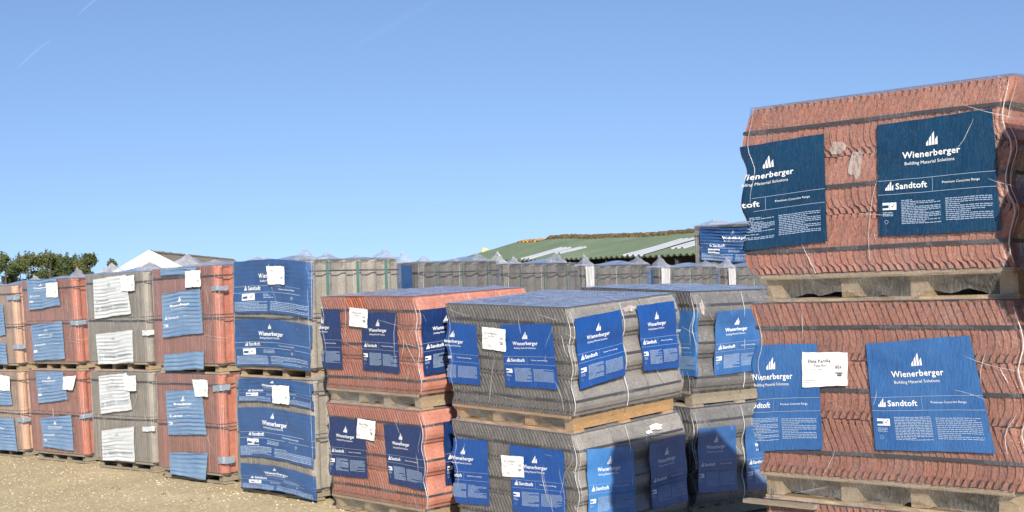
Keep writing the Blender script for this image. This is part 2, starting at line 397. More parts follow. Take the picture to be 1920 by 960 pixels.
def creases(kind, seed, sgn, parent, H):
    W, D, g = (WP, DP, gP) if kind == 'P' else (WR, DR, gR); per = per_P if kind == 'P' else per_R
    rnd = random.Random(seed + 77); mb = MB()
    def strand(s, w_, ds, dw, n, r, cur=0):
        pts = []; rr = []
        for i in range(n):
            pts.append(per(s, w_, .0125, sgn)); rr.append(r * math.sin(math.pi * (i + .5) / n) ** .5)
            s += ds; w_ += dw; ds += cur * rnd.uniform(.3, 1); dw += rnd.uniform(-1, 1) * abs(dw) * .15
            if not g < w_ < g + H: break
        if len(pts) > 2: mb.tube(pts, rr, 4)
    # corner seams
    strand(W - .02, g + H - .005, .0006, -H / 30, 30, .0034 if kind == 'P' else .0014)
    strand(W + .015, g + H - .02, -.0004, -H / 34, 30, .0018)
    strand(W + D * .46, g + H - .005, .0003, -H / 28, 28, .0042 if kind == 'P' else .0015)
    strand(.035, g + H - .01, .0003, -H / 30, 20, .0014)
    for q in range(14 if kind == 'P' else 5):
        s = rnd.choice([rnd.uniform(0, W), rnd.uniform(W * .75, W), rnd.uniform(W, W + D * .8)])
        a = rnd.choice([rnd.uniform(-.4, .4), rnd.uniform(1.0, 2.1), rnd.uniform(1.2, 1.9)]); L = rnd.uniform(.006, .016)
        strand(s, rnd.uniform(g + .1, g + H), L * math.cos(a), -L * abs(math.sin(a)), rnd.randint(10, 26), rnd.uniform(.0007, .0018), rnd.uniform(-.0004, .0004))
    return mb

def strap(kind, ws, sgn, parent, mat=None, wd=.024, seed=0, H=0):
    W, D = (WP, DP) if kind == 'P' else (WR, DR)
    rnd = random.Random(seed)
    for w0 in ws:
        mb = MB(); P = []; n = 60; slope = rnd.uniform(-.012, .012)
        for i in range(n + 1):
            s = -D * .98 + (W + 1.96 * D) * i / n
            ww = w0 + slope * (s / W - .5) + (.002 * math.sin(s * 5 + seed))
            if 0 <= s <= W: ss_ = s
            else: ss_ = s
            per = per_P if kind == 'P' else per_R
            row = []
            for e in (-wd / 2, wd / 2):
                x, y, z = per(ss_, ww + e, .0035, sgn); row.append((x, y, z))
            P.append(row)
        mb.grid([[r[0] for r in P], [r[1] for r in P]], True)
        # thickness edge
        o = mb.build('strap', mat or M['strap'], parent)
        sol = o.modifiers.new('s', 'SOLIDIFY'); sol.thickness = .002

def pallet(kind, seed, parent, mat, W, D, g):
    rnd = random.Random(seed); ins = .03; i2 = .04
    mb = MB(); nb = 7; bw = .098
    for k in range(nb):
        y = .01 + (D - .02 - bw) * k / (nb - 1)
        mb.box(ins - .01, W - ins, y + (rnd.uniform(0, .01) if k else 0), y + bw, g - .021, g - .002, .002, rnd)
    p = mb.build('pallet', mat, parent)
    sx = [ins, W * .335, W * .60, W - ins - .075]
    for x in sx:
        m2 = MB(); m2.box(x, x + (.075 if kind == 'P' else .06), i2, D - .02, .0225, g - .0225, .002, rnd); m2.build('stringer', mat, p)
    for y in (.035, D * .5 - .05, D - .13):
        m3 = MB(); m3.box(ins - .005, W - ins + rnd.uniform(0, .03), y, y + .1, .002, .0205, .002, rnd); m3.build('bottom_board', mat, p)
    return p

# ------------------------------------------------------------------ lettering
_tc = {}
def text_mesh(txt, bold=0.0):
    key = (txt, bold)
    if key in _tc: return _tc[key]
    cu = bpy.data.curves.new('t', 'FONT'); cu.body = txt; cu.size = 1; cu.offset = bold; cu.resolution_u = 2
    if bold: cu.space_character = 1.06
    ob = bpy.data.objects.new('t', cu); col.objects.link(ob)
    dg = bpy.context.evaluated_depsgraph_get(); me = bpy.data.meshes.new_from_object(ob.evaluated_get(dg))
    bm = bmesh.new(); bm.from_mesh(me)
    bmesh.ops.triangulate(bm, faces=bm.faces[:])
    V = [(v.co.x, v.co.y) for v in bm.verts]; Fc = [tuple(l.vert.index for l in f.loops) for f in bm.faces]
    bm.free(); bpy.data.objects.remove(ob); bpy.data.curves.remove(cu); bpy.data.meshes.remove(me)
    xs = [v[0] for v in V]; x0, x1 = min(xs), max(xs)
    V = [((x - x0) / (x1 - x0), y) for x, y in V]; r = (V, Fc, x1 - x0); _tc[key] = r; return r

class Sheet2D:
    """2-D drawing in label space (a right, b up, both 0..1) turned into warped meshes"""
    def __init__(s, asp): s.lay = {}; s.asp = asp   # asp = width/height
    def L(s, k): return s.lay.setdefault(k, MB())
    def quad(s, k, a0, b0, a1, b1):
        n = max(1, int((a1 - a0) / .12)); 
        for i in range(n):
            x0 = a0 + (a1 - a0) * i / n; x1 = a0 + (a1 - a0) * (i + 1) / n
            s.L(k).add([(x0, b0, 0), (x1, b0, 0), (x1, b1, 0), (x0, b1, 0)], [(0, 1, 2, 3)])
    def poly(s, k, pts): s.L(k).add([(a, b, 0) for a, b in pts], [tuple(range(len(pts)))])
    def text(s, k, txt, a0, b, width, bold=0, hscale=1.0):
        V, Fc, w1 = text_mesh(txt, bold); h = width / w1 * s.asp * hscale
        s.L(k).add([(a0 + x * width, b + y * h, 0) for x, y in V], Fc)
    def logo(s, k, a, b, w_):
        h = w_ * s.asp * 1.05; q = w_ / 4.6
        for i, (lo, hi) in enumerate([(0, .42), (0, .72), (0, 1.0), (0, .62)]):
            x = a + i * q * 1.15; sl = .28 * h * .5
            s.poly(k, [(x, b), (x + q * .9, b + .0), (x + q * .9, b + hi * h), (x + q * .1, b + (hi - .22) * h)])
    def para(s, k, a0, a1, b1, n, dy, rnd, th=.0075):
        for i in range(n):
            b = b1 - i * dy; a = a0; end = a1 if rnd.random() < .75 else a0 + (a1 - a0) * rnd.uniform(.3, .9)
            while a < end:
                L = rnd.uniform(.012, .045); s.L(k).add([(a, b, 0), (min(a + L, end), b, 0), (min(a + L, end), b + th, 0), (a, b + th, 0)], [(0, 1, 2, 3)]); a += L + .006
def ring(s, k, a, b, r, asp, t=.25, n=3, rot=0.5):
    for i in range(n):
        t0 = 2 * math.pi * (i + rot) / n + math.pi / 2; t1 = t0 + 2 * math.pi / n * .82
        s.poly(k, [(a + r * math.cos(t0), b + r * asp * math.sin(t0)), (a + r * math.cos(t1), b + r * asp * math.sin(t1)),
                   (a + r * (1 - t) * math.cos(t1), b + r * (1 - t) * asp * math.sin(t1)), (a + r * (1 - t) * math.cos(t0), b + r * (1 - t) * asp * math.sin(t0))])
def design_portrait(seed, dense=1.0, asp=1.04):
    s = Sheet2D(asp); rnd = random.Random(seed)
    s.logo('ink', .425, .765, .105)
    s.text('ink', 'Wienerberger', .22, .672, .49, .018, .95); s.text('ink', 'Building Material Solutions', .24, .612, .42, .0, .95)
    s.quad('ink_dim', 0.002, .488, .998, .492); s.quad('ink_dim', 0.002, .363, .998, .367); s.poly('ink_dim', [(.468, .369), (.471, .369), (.471, .486), (.468, .486)])
    s.logo('ink', .065, .402, .075); s.text('ink', 'Sandtoft', .155, .408, .27, .02, .95)
    s.text('ink', 'Premium Concrete Range', .55, .425, .31, .0, .9)
    s.quad('ink', .04, .228, .098, .292); s.quad('ink', .101, .228, .158, .292)
    s.quad('mark', .044, .246, .094, .270); s.text('ink', 'CIOB'[:3], .049, .250, .038, 0, .9)
    s.poly('mark', [(.118, .262), (.126, .248), (.146, .280), (.141, .282), (.126, .258), (.122, .266)])
    s.para('ink_dim', .04, .13, .2, 3, .014, rnd)
    s.para('ink_dim', .2, .53, .30, int(15 * dense), .0145, rnd); s.para('ink_dim', .57, .95, .29, int(12 * dense), .0165, rnd)
    ring(s, 'ink_dim', .07, .12, .022, asp)
    return s
def design_band(seed, asp=2.45, part=(0, 1)):
    s = Sheet2D(asp); rnd = random.Random(seed)
    s.logo('ink', .475, .80, .045); s.text('ink', 'Wienerberger', .35, .655, .34, .02, .95); s.text('ink', 'Building Material Solutions', .37, .585, .27, 0, .9)
    s.quad('ink_dim', .002, .505, .998, .513); s.logo('ink', .15, .43, .04); s.text('ink', 'Sandtoft', .205, .43, .17, .02, .95)
    s.text('ink', 'Premium Concrete Range', .63, .44, .2, 0, .9); s.quad('ink_dim', .002, .385, .998, .393)
    s.quad('ink', .12, .24, .205, .37); s.quad('ink', .209, .24, .30, .37); s.quad('mark', .13, .275, .198, .32)
    s.poly('mark', [(.235, .31), (.247, .275), (.275, .345), (.268, .348), (.247, .295), (.241, .318)])
    s.para('ink_dim', .42, .58, .34, 3, .03, rnd, .016); s.para('ink_dim', .02, .48, .20, 7, .027, rnd, .016); s.para('ink_dim', .52, .98, .20, 6, .03, rnd, .016)
    ring(s, 'ink', .8, .31, .014, asp)
    return s
def design_sheet(seed, title='Shire Pantile', sub='Terra Red'):
    s = Sheet2D(1.5); rnd = random.Random(seed)
    s.text('ink_dark', title, .13, .70, .5, .008); s.text('ink_dark', sub, .26, .585, .28, 0)
    s.para('ink_grey', .05, .3, .5, 1, .05, rnd, .014); s.para('ink_grey', .36, .44, .5, 1, .05, rnd, .014)
    s.text('ink_dark', '#24', .74, .52, .14, .0); s.poly('ink_dark', [(.74, .37), (.9, .37), (.9, .40), (.74, .40)]); s.poly('ink_dark', [(.78, .29), (.88, .29), (.88, .34), (.78, .34)])
    s.para('ink_grey', .05, .4, .2, 2, .06, rnd, .012)
    return s
def design_sheet_tall(seed):
    s = Sheet2D(1.1); rnd = random.Random(seed)
    s.para('ink_grey', .15, .7, .78, 1, .05, rnd, .022); s.para('ink_grey', .3, .6, .7, 1, .05, rnd, .018); s.para('ink_grey', .1, .5, .55, 1, .05, rnd, .01)
    s.poly('ink_dark', [(.78, .38), (.9, .38), (.9, .41), (.78, .41)]); s.poly('ink_dark', [(.78, .31), (.86, .31), (.86, .34), (.78, .34)])
    return s

def place_label(pack, kind, sgn, corners, mat, design, name='label', off=.011, ripple=0, seed=0, ink='ink', curve=0, text=None, wrinkle=.0018, marks=None, edge=.0):
    per = per_P if kind == 'P' else per_R
    TL, TR, BR, BL = [Vector(c) for c in corners]; rnd = random.Random(seed); ph = rnd.uniform(0, 9)
    rx = [rnd.uniform(0, 6) for _ in range(4)]; jt = .25 if kind == 'P' else .6
    def mp(a, b, e=0):
        top = TL.lerp(TR, a); bot = BL.lerp(BR, a); p = bot.lerp(top, b)
        w_ = p.y + curve * math.sin(math.pi * a) + jt * (.003 * math.sin(a * 9 + ph) + .0022 * math.sin(a * 23 + ph))
        s = p.x + jt * (.003 * math.sin(b * 7 + ph * 2) + .001 * math.sin(b * 25 + ph))
        o = off + e + wrinkle * nz(a * .9, b * .8, ph)
        if ripple: 
            o += ripple * (math.sin(b * 2 * math.pi * (abs(TL.y - BL.y) / .036) + .9 * math.sin(a * 4 + rx[0]) + .6 * math.sin(a * 9 + rx[1])) * (.6 + .4 * math.sin(a * 3 + rx[2] + b * 5))) * min(1, (a + .05) * 6, (1.05 - a) * 6) + ripple
        return per(s, w_, o, sgn, .7)
    nx, ny = (40, 30) if not ripple else (24, 96)
    mb = MB(); mb.grid([[mp(i / nx, j / ny) for i in range(nx + 1)] for j in range(ny + 1)])
    o = mb.build(name, mat, pack, True)
    if text: o['label'] = text
    if design:
        full = {}
        for k, l in design.lay.items():
            kk = {'ink': ink}.get(k, k)
            if k == 'ink_dim' and ink == 'ink_grey': kk = 'ink_grey'
            full.setdefault((kk if k != 'mark' else 'mark'), MB()).add([mp(min(max(v[0], .003), .997), v[1], .0022 if k != 'mark' else .0040) for v in l.v], l.f)
        multi('lettering', [(l, (marks or mat) if kk == 'mark' else M[kk]) for kk, l in full.items()], o)
    return o

# ------------------------------------------------------------------ stacks
def basis(n):
    x, y, z, dy, tu, tv = STACK[n]; yaw = YAW + dy
    u = Vector((math.cos(yaw), math.sin(yaw), 0)); v = Vector((-math.sin(yaw), math.cos(yaw), 0)); k = Vector((0, 0, 1))
    up = (k + u * tu + v * tv); return u, v, up, (u - k * tu), (v - k * tv)
def pack_root(n, tier, T, shift=(0, 0), rot=0, base=0):
    u, v, up, uu, vv = basis(n); x, y, z = STACK[n][:3]
    uu.normalize(); upn = up.normalized(); vv = upn.cross(uu)
    o = empty('tile_pack'); loc = Vector((x, y, z)) + upn * (T * (tier - 1) + base) + uu * shift[0] + vv * shift[1]
    m = Matrix((uu, vv, upn)).transposed().to_4x4(); m.translation = loc
    o.matrix_world = m @ Matrix.Rotation(rot, 4, 'Z'); return o

_cache = {}
def copy_child(src, parent):
    c = src.copy(); col.objects.link(c); c.parent = parent; c.matrix_parent_inverse = Matrix()
    for ch in list(src.children): copy_child(ch, c)
    return c
def pack(n, tier, kind, mat, label, group, sgn=1, var=0, H=None, hole=None, wd='wood', skirt=True, shift=(0, 0), rot=0, base=0, T=None, peaks=0, straps=None):
    W, D, g, H0 = (WP, DP, gP, HP) if kind == 'P' else (WR, DR, gR, HR); H = H or H0
    r = pack_root(n, tier, T or (g + H), shift, rot, base); tag(r, label, 'tile pack', group)
    key = (kind, mat, sgn, var, H, wd, bool(hole), skirt)
    if key in _cache:
        for ch in _cache[key]: copy_child(ch, r)
    else:
        seed = len(_cache) + 3; lst = []
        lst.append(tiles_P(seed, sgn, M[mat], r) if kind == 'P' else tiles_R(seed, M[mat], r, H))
        lst.append(pallet(kind, seed, r, M[wd], W, D, g))
        lst.append(wrap(kind, seed, sgn, r, H, hole, skirt))
        b = len(r.children)
        strap(kind, straps or ([g + H * .86, g + H * .5, g + H * .14] if kind == 'P' else [g + H * .90, g + H * .47]), sgn, r, seed=seed, wd=.014 if kind == 'P' else .012)
        lst += [c for c in r.children if c.name.startswith('strap')]
        _cache[key] = lst
    if peaks:
        rnd = random.Random(peaks * 13)
        for (s, vv, hh, ww) in PEAKS.get((n, tier), [(rnd.uniform(.02, .1), .02, rnd.uniform(.05, .1), .12), (WR - .1, rnd.uniform(.0, .1), rnd.uniform(.07, .13), .16)]):
            mb = MB(); k = 9; Pg = []; lean = rnd.uniform(-.5, .5); hh *= .85
            for j in range(7):
                q = j / 6; row = []
                for i in range(k + 1):
                    t = 2 * math.pi * i / k; rad = ww * .5 * (1 - q) ** 1.2 * (1 + .30 * math.sin(2 * t + s * 9) + .14 * math.sin(4 * t + s * 31) + .05 * math.sin(5 * t + j)) + .004
                    row.append((s + rad * math.cos(t) + q * hh * lean, vv + rad * .8 * math.sin(t) + .01 * math.sin(j * 2), g + H + .002 + hh * q + .004 * math.sin(5 * t)))
                Pg.append(row)
            mb.grid(Pg, True); mb.build('film_peak', M['film_peak'], r)
    return r
PEAKS = {('T', 2): [(.25, .05, .09, .55), (.8, .1, .07, .7)],
 ('C0', 2): [(.45, .1, .05, .5)], ('C1', 2): [(.22, .05, .07, .2), (.98, .1, .13, .3)],
 ('C2', 2): [(.10, .25, .13, .36), (.82, .2, .16, .38), (.4, .3, .03, .6)], ('C3', 2): [(.1, .3, .16, .5), (.62, .3, .07, .7), (.95, .5, .09, .5)],
 ('C4', 2): [(.2, .2, .05, .5), (.95, .06, .12, .28), (1.0, .25, .07, .35), (1.0, .55, .05, .14), (1.0, .83, .10, .28)],
 ('B1', 2): [(.85, .03, .12, .22), (1.0, .12, .08, .2), (1.0, .78, .10, .28), (1.0, .5, .04, .15)], ('B2', 2): [(.9, .04, .14, .26), (1.02, .15, .08, .22), (1.0, .72, .13, .3)],
 ('B3', 2): [(1.0, .12, .14, .2), (.9, .0, .05, .15), (1.0, .85, .10, .32)], ('B4', 2): [(1.0, .1, .15, .26), (1.0, .86, .08, .3)], ('B5', 2): [(1.0, .1, .14, .24)]}

PL = [('RT',3,'F',[(-0.148,0.665),(0.373,0.689),(0.373,0.251),(-0.163,0.219)]),('RT',3,'F',[(0.622,0.697),(1.119,0.711),(1.138,0.257),(0.614,0.26)]),
('RT',2,'F',[(-0.105,0.648),(0.338,0.662),(0.353,0.232),(-0.115,0.195)]),('RT',2,'F',[(0.569,0.662),(1.018,0.696),(1.1,0.26),(0.601,0.244)]),
('RT',2,'sheet',[(0.267,0.625),(0.488,0.627),(0.483,0.495),(0.265,0.48)]),('RT',2,'S',[(1.245,0.73),(1.74,0.75),(1.72,0.30),(1.235,0.299)]),
('RM',2,'F',[(-0.248,0.735),(0.284,0.726),(0.279,0.274),(-0.239,0.264)]),('RM',2,'F',[(0.553,0.712),(0.989,0.712),(0.997,0.27),(0.543,0.28)]),
('RM',2,'sheet',[(0.42,0.748),(0.651,0.733),(0.632,0.594),(0.401,0.607)]),('RM',2,'S',[(1.215,0.727),(1.68,0.742),(1.67,0.273),(1.22,0.262)]),
('RM',1,'F',[(0.045,0.723),(0.529,0.716),(0.533,0.287),(0.018,0.268)]),('RM',1,'F',[(0.763,0.711),(1.18,0.717),(1.19,0.261),(0.799,0.28)]),
('RM',1,'sheet',[(0.443,0.736),(0.673,0.726),(0.653,0.578),(0.423,0.585)]),('RM',1,'S',[(1.369,0.733),(1.811,0.746),(1.782,0.294),(1.369,0.281)]),
('GM',2,'F',[(-0.162,0.704),(0.332,0.687),(0.349,0.272),(-0.18,0.269)]),('GM',2,'F',[(0.574,0.699),(1.057,0.723),(1.091,0.292),(0.606,0.282)]),
('GM',2,'sheet',[(0.398,0.679),(0.63,0.67),(0.624,0.518),(0.392,0.529)]),('GM',2,'S',[(1.215,0.759),(1.66,0.774),(1.682,0.337),(1.24,0.298)]),('GM',2,'S',[(1.82,0.784),(2.208,0.784),(2.238,0.319),(1.865,0.34)]),
('GM',1,'F',[(-0.107,0.699),(0.386,0.717),(0.379,0.265),(-0.133,0.236)]),('GM',1,'F',[(0.608,0.709),(1.103,0.717),(1.103,0.295),(0.607,0.257)]),
('GM',1,'sheet',[(0.525,0.632),(0.744,0.643),(0.739,0.502),(0.524,0.486)]),('GM',1,'S',[(1.269,0.729),(1.724,0.681),(1.719,0.231),(1.262,0.266)]),('GM',1,'S',[(1.88,0.667),(2.26,0.677),(2.26,0.212),(1.882,0.218)]),
('GR',2,'F',[(0.80,0.693),(1.22,0.693),(1.21,0.231),(0.81,0.219)]),('GR',2,'S',[(1.396,0.683),(1.859,0.695),(1.872,0.242),(1.375,0.229)]),
('GR',1,'S',[(1.215,0.692),(1.6,0.682),(1.62,0.209),(1.22,0.235)]),('GR',1,'S',[(1.70,0.664),(2.15,0.662),(2.17,0.184),(1.72,0.197)]),
('C1',2,'F',[(0.157,0.984),(0.771,0.982),(0.818,0.696),(0.167,0.651)]),('C1',2,'F',[(0.178,0.489),(0.827,0.528),(0.837,0.131),(0.193,0.11)]),
('C1',2,'sheet',[(0.577,0.932),(0.808,0.937),(0.808,0.78),(0.579,0.785)]),('C1',2,'tab',[(0.97,0.532),(1.16,0.529),(1.154,0.485),(0.964,0.482)]),
('C1',1,'F',[(0.21,0.955),(0.776,0.968),(0.832,0.666),(0.218,0.617)]),('C1',1,'F',[(0.241,0.456),(0.875,0.511),(0.877,0.137),(0.265,0.147)]),
('C1',1,'sheet',[(0.79,0.912),(1.016,0.927),(0.953,0.776),(0.771,0.778)]),('C1',1,'tab',[(1.007,0.521),(1.197,0.532),(1.191,0.488),(1.001,0.476)]),
('C2',2,'F',[(0.181,0.92),(0.771,0.954),(0.839,0.569),(0.174,0.526)]),('C2',2,'F',[(0.179,0.371),(0.844,0.414),(0.833,0.094),(0.2,0.073)]),
('C2',2,'sheet',[(0.712,0.936),(0.93,0.939),(0.926,0.79),(0.699,0.79)]),('C2',2,'tab',[(0.987,0.408),(1.152,0.407),(1.148,0.361),(0.982,0.357)]),
('C2',1,'F',[(0.189,0.922),(0.71,0.96),(0.771,0.604),(0.203,0.544)]),('C2',1,'F',[(0.197,0.379),(0.785,0.443),(0.771,0.096),(0.189,0.086)]),
('C2',1,'sheet',[(0.669,0.934),(0.878,0.937),(0.873,0.788),(0.675,0.789)]),('C2',1,'tab',[(0.919,0.444),(1.068,0.454),(1.064,0.408),(0.915,0.397)]),
('C3',2,'F',[(0.187,0.965),(0.795,0.965),(0.79,0.90),(0.192,0.905)]),('C3',2,'F',[(0.197,0.737),(0.841,0.77),(0.865,0.375),(0.187,0.333)]),
('C3',2,'F',[(0.204,0.176),(0.863,0.214),(0.852,0.052),(0.184,0.028)]),('C3',2,'sheet',[(0.632,0.934),(0.871,0.935),(0.869,0.788),(0.622,0.785)]),
('C3',2,'tab',[(0.992,0.785),(1.162,0.785),(1.16,0.748),(0.989,0.742)]),('C3',1,'F',[(0.199,0.808),(0.804,0.837),(0.854,0.435),(0.216,0.406)]),
('C3',1,'F',[(0.223,0.245),(0.86,0.274),(0.817,0.03),(0.228,0.049)]),('C3',1,'sheet',[(0.679,0.925),(0.915,0.925),(0.913,0.778),(0.722,0.773)]),
('C3',1,'tab',[(0.966,0.878),(1.145,0.887),(1.141,0.836),(0.962,0.822)]),('C3',1,'tab',[(1.0,0.25),(1.16,0.25),(1.16,0.19),(1.0,0.19)]),
('C4',2,'F',[(0.058,0.974),(1.084,0.948),(1.063,0.501),(0.037,0.54)]),('C4',2,'F',[(0.043,0.486),(1.061,0.446),(1.044,0.079),(0.04,0.092)]),
('C4',2,'sheet',[(0.548,0.931),(0.795,0.925),(0.795,0.778),(0.572,0.781)]),('C4',1,'F',[(0.084,0.955),(1.054,0.945),(1.051,0.743),(0.058,0.761)]),
('C4',1,'F',[(0.055,0.711),(1.063,0.692),(1.051,0.271),(0.068,0.302)]),('C4',1,'F',[(0.073,0.244),(1.055,0.212),(1.06,0.017),(0.087,0.033)]),('C4',1,'sheet',[(0.585,0.919),(0.816,0.923),(0.816,0.772),(0.586,0.775)]),
('C0',2,'F',[(.2,.75),(.84,.76),(.86,.42),(.2,.38)]),('C0',2,'F',[(.2,.33),(.84,.33),(.86,.09),(.2,.09)]),('C0',2,'tab',[(.93,.86),(1.11,.86),(1.11,.81),(.93,.81)]),('C0',2,'tab',[(.98,.31),(1.14,.31),(1.14,.26),(.98,.26)]),
('C0',1,'F',[(.2,.9),(.86,.9),(.9,.6),(.2,.57)]),('C0',1,'F',[(.2,.44),(.9,.45),(.93,.08),(.2,.08)]),('C0',1,'sheet',[(.66,.94),(.9,.92),(.88,.76),(.66,.76)]),('C0',1,'tab',[(.96,.46),(1.13,.46),(1.13,.41),(.96,.41)]),
]
GP_ROW = 'tile packs in the row along the gravel'; GP_BACK = 'tile packs in the grey back row'
GP_MID = 'tile packs in the middle stacks'; GP_RIGHT = 'tile packs in the tall right stack'
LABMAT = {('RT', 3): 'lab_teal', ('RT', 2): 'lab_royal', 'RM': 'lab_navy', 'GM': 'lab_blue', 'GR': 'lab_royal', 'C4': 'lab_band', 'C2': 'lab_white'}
P = {}
def put(n, t, *a, **k): P[(n, t)] = pack(n, t, *a, **k)
put('C0', 2, 'R', 'buff', 'buff tile pack cut by the left edge of the photo, upper one', GP_ROW, skirt=False, peaks=1)
put('C0', 1, 'R', 'buff', 'buff tile pack cut by the left edge of the photo, lower one on the ground', GP_ROW, skirt=False, wd='wood_grey')
put('C1', 2, 'R', 'plum', 'red brown tile pack on top, between the buff and the white labelled packs', GP_ROW, skirt=False, peaks=2)
put('C1', 1, 'R', 'plum', 'red brown tile pack on the ground with a torn white sheet at its right edge', GP_ROW, skirt=False, wd='wood_grey', var=1)
put('C2', 2, 'R', 'brown', 'grey brown tile pack with crumpled white labels, upper of the two', GP_ROW, skirt=False, peaks=3)
put('C2', 1, 'R', 'brown', 'grey brown tile pack with crumpled white labels, standing on the ground', GP_ROW, skirt=False, wd='wood_grey')
put('C3', 2, 'R', 'plum', 'upper red tile pack with three pale blue labels, one hanging over its pallet', GP_ROW, skirt=False, peaks=4)
put('C3', 1, 'R', 'plum', 'lower red tile pack whose blue label droops to the gravel', GP_ROW, skirt=False, wd='wood_grey', var=1)
put('C4', 2, 'R', 'brown', 'corner tile pack wrapped in wide blue bands, upper one with teal strips on its side', GP_ROW, skirt=False, peaks=5)
put('C4', 1, 'R', 'brown', 'corner tile pack wrapped in wide blue bands, lower one touching the gravel', GP_ROW, skirt=False, wd='wood_grey', var=1)
blabs = ['first grey tile pack of the back row, just right of the blue banded corner pack', 'second grey tile pack of the back row, above the top of the red middle stack',
         'third back row tile pack, behind the near grey stack, with a white lit corner', 'fourth back row tile pack, below the green barn eave, blue strip on its left',
         'last back row tile pack, beneath the tall blue labelled pack']
for i in range(5):
    put('B%d' % (i + 1), 2, 'R', 'pebble', blabs[i], GP_BACK, skirt=False, peaks=6 + i)
    put('B%d' % (i + 1), 1, 'R', 'pebble', 'lower grey pack hidden under the %s pack of the back row' % ['first', 'second', 'third', 'fourth', 'last'][i], GP_BACK, skirt=False)
put('RM', 2, 'P', 'terra', 'upper terracotta tile pack of the middle red stack, film torn open at its top', GP_MID, hole=(.47, gP + HP - .03, .13, .10))
put('RM', 1, 'P', 'terra', 'lower terracotta tile pack of the middle red stack, two navy labels and a white sheet', GP_MID)
put('GM', 2, 'P', 'grey', 'upper grey tile pack in the centre with a broad shiny film top', GP_MID, wd='wood_orange')
put('GM', 1, 'P', 'grey', 'lower grey tile pack in the centre with a pale blue side label', GP_MID, var=1)
put('GR', 2, 'P', 'slate_shaded', 'upper dark grey tile pack between the centre grey stack and the tall red stack', GP_MID, wd='wood_grey')
put('GR', 1, 'P', 'slate_shaded', 'lower dark grey tile pack mostly in the shadow of the red stack', GP_MID, wd='wood_grey')
TP = gP + HP
put('RT', 3, 'P', 'red', 'topmost red tile pack of the tall right stack with dark teal blue labels', GP_RIGHT, sgn=-1, wd='wood', shift=(.03, 0))
put('RT', 2, 'P', 'deepred', 'middle red tile pack of the tall right stack with bright blue labels and white sheet', GP_RIGHT, sgn=1)
put('RT', 1, 'P', 'deepred', 'bottom red tile pack of the tall right stack, only its top edge showing', GP_RIGHT, sgn=1, shift=(.03, .02))
for t in (1, 2, 3):
    put('N', t, 'P', 'red', 'red tile pack right of the tall stack, level %d from the ground' % t, 'tile packs beyond the right edge', sgn=-1 if t == 3 else 1, shift=(.0, -.22) if t == 3 else (.06, 0))
HT = 1.10
put('T', 2, 'R', 'brown', 'tall blue labelled tile pack rising behind the back row beside the barn roof', 'tile packs behind the back row', H=HT, skirt=False, wd='wood_grey', peaks=20)
put('T', 1, 'R', 'brown', 'tile pack hidden under the tall blue labelled pack', 'tile packs behind the back row', H=HT, skirt=False, wd='wood_grey')

for idx, (n, t, k, cs) in enumerate(PL):
    kind = 'R' if n[0] in 'CB' else 'P'; pk = P[(n, t)]; sgn = -1 if (n, t) == ('RT', 3) else 1
    if k == 'sheet':
        d = design_sheet(idx, 'Shire Pantile', 'Terra Red' if n[0] == 'R' else 'Slate Grey') if kind == 'P' else design_sheet_tall(idx)
        place_label(pk, kind, sgn, cs, M['paper'], d, 'product_sheet', .016 if kind == 'P' else .030, seed=idx, ink='ink_dark', wrinkle=.002)
    elif k == 'tab':
        place_label(pk, kind, sgn, cs, M['tab'] if n != 'C2' else M['lab_white'], None, 'film_tab', .014, seed=idx, wrinkle=.001)
    else:
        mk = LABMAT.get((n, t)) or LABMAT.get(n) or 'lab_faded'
        if (n, t) == ('GM', 1) and k == 'S': mk = 'lab_sky' if cs[0][0] < 1.5 else 'lab_royal'
        if (n, t) == ('RT', 2): mk = 'lab_royal'
        if n == 'C4': place_label(pk, kind, sgn, cs, M[mk], design_band(idx), 'label', .012, seed=idx, curve=.026, wrinkle=.004, ripple=.0018, marks=M['lab_band'])
        elif n[0] == 'C':
            place_label(pk, kind, sgn, cs, M[mk], design_portrait(idx, .6) if abs(cs[0][1] - cs[3][1]) > .2 else None, 'label', .012, seed=idx, ripple=.0060, ink='ink' if n != 'C2' else 'ink_grey', wrinkle=.001)
        else:
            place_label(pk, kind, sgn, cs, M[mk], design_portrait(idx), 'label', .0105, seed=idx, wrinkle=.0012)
# blue bands on the fronts of the back row and of the tall pack, teal strips on the sides
for i in range(5):
    pk = P[('B%d' % (i + 1), 2)]
    place_label(pk, 'R', 1, [(.05, .955), (.97, .945), (.97, .53), (.05, .54)], M['lab_band'], design_band(200 + i), 'label', .012, seed=90 + i, curve=.01)
    place_label(pk, 'R', 1, [(.05, .49), (.97, .48), (.97, .09), (.05, .10)], M['lab_band'], design_band(210 + i), 'label', .012, seed=95 + i, curve=.01)
for nm, wdt in [('C4', .026), ('B1', .006), ('B2', .006), ('B3', .006), ('B4', .006), ('B5', .006)]:
    for s in (.17, .5, .82):
        mb = MB(); x = WR + .062; mb.grid([[(x, DR * s - wdt / 2, z), (x, DR * s + wdt / 2, z)] for z in [gR + .02 + (HR - .03) * k / 12 for k in range(13)]], True)
        o = mb.build('strap', M['strap_teal'], P[(nm, 2)]); o.modifiers.new('s', 'SOLIDIFY').thickness = .002
for i in (2, 3, 4):   # pale strip painting the film's reflection at the sunny corner of three back packs
    place_label(P[('B%d' % (i + 1), 2)], 'R', 1, [(WR + .0, gR + HR - .0), (WR + .12, gR + HR - .0), (WR + .10, .3), (WR + .0, .3)], M['glare'], None, 'glare_strip', .012, seed=400 + i, wrinkle=.004)
pk = P[('T', 2)]
place_label(pk, 'R', 1, [(.10, 1.19), (1.04, 1.19), (1.04, .76), (.10, .79)], M['lab_band'], design_band(300), 'label', .014, seed=301, curve=-.02, wrinkle=.010, ripple=.010)
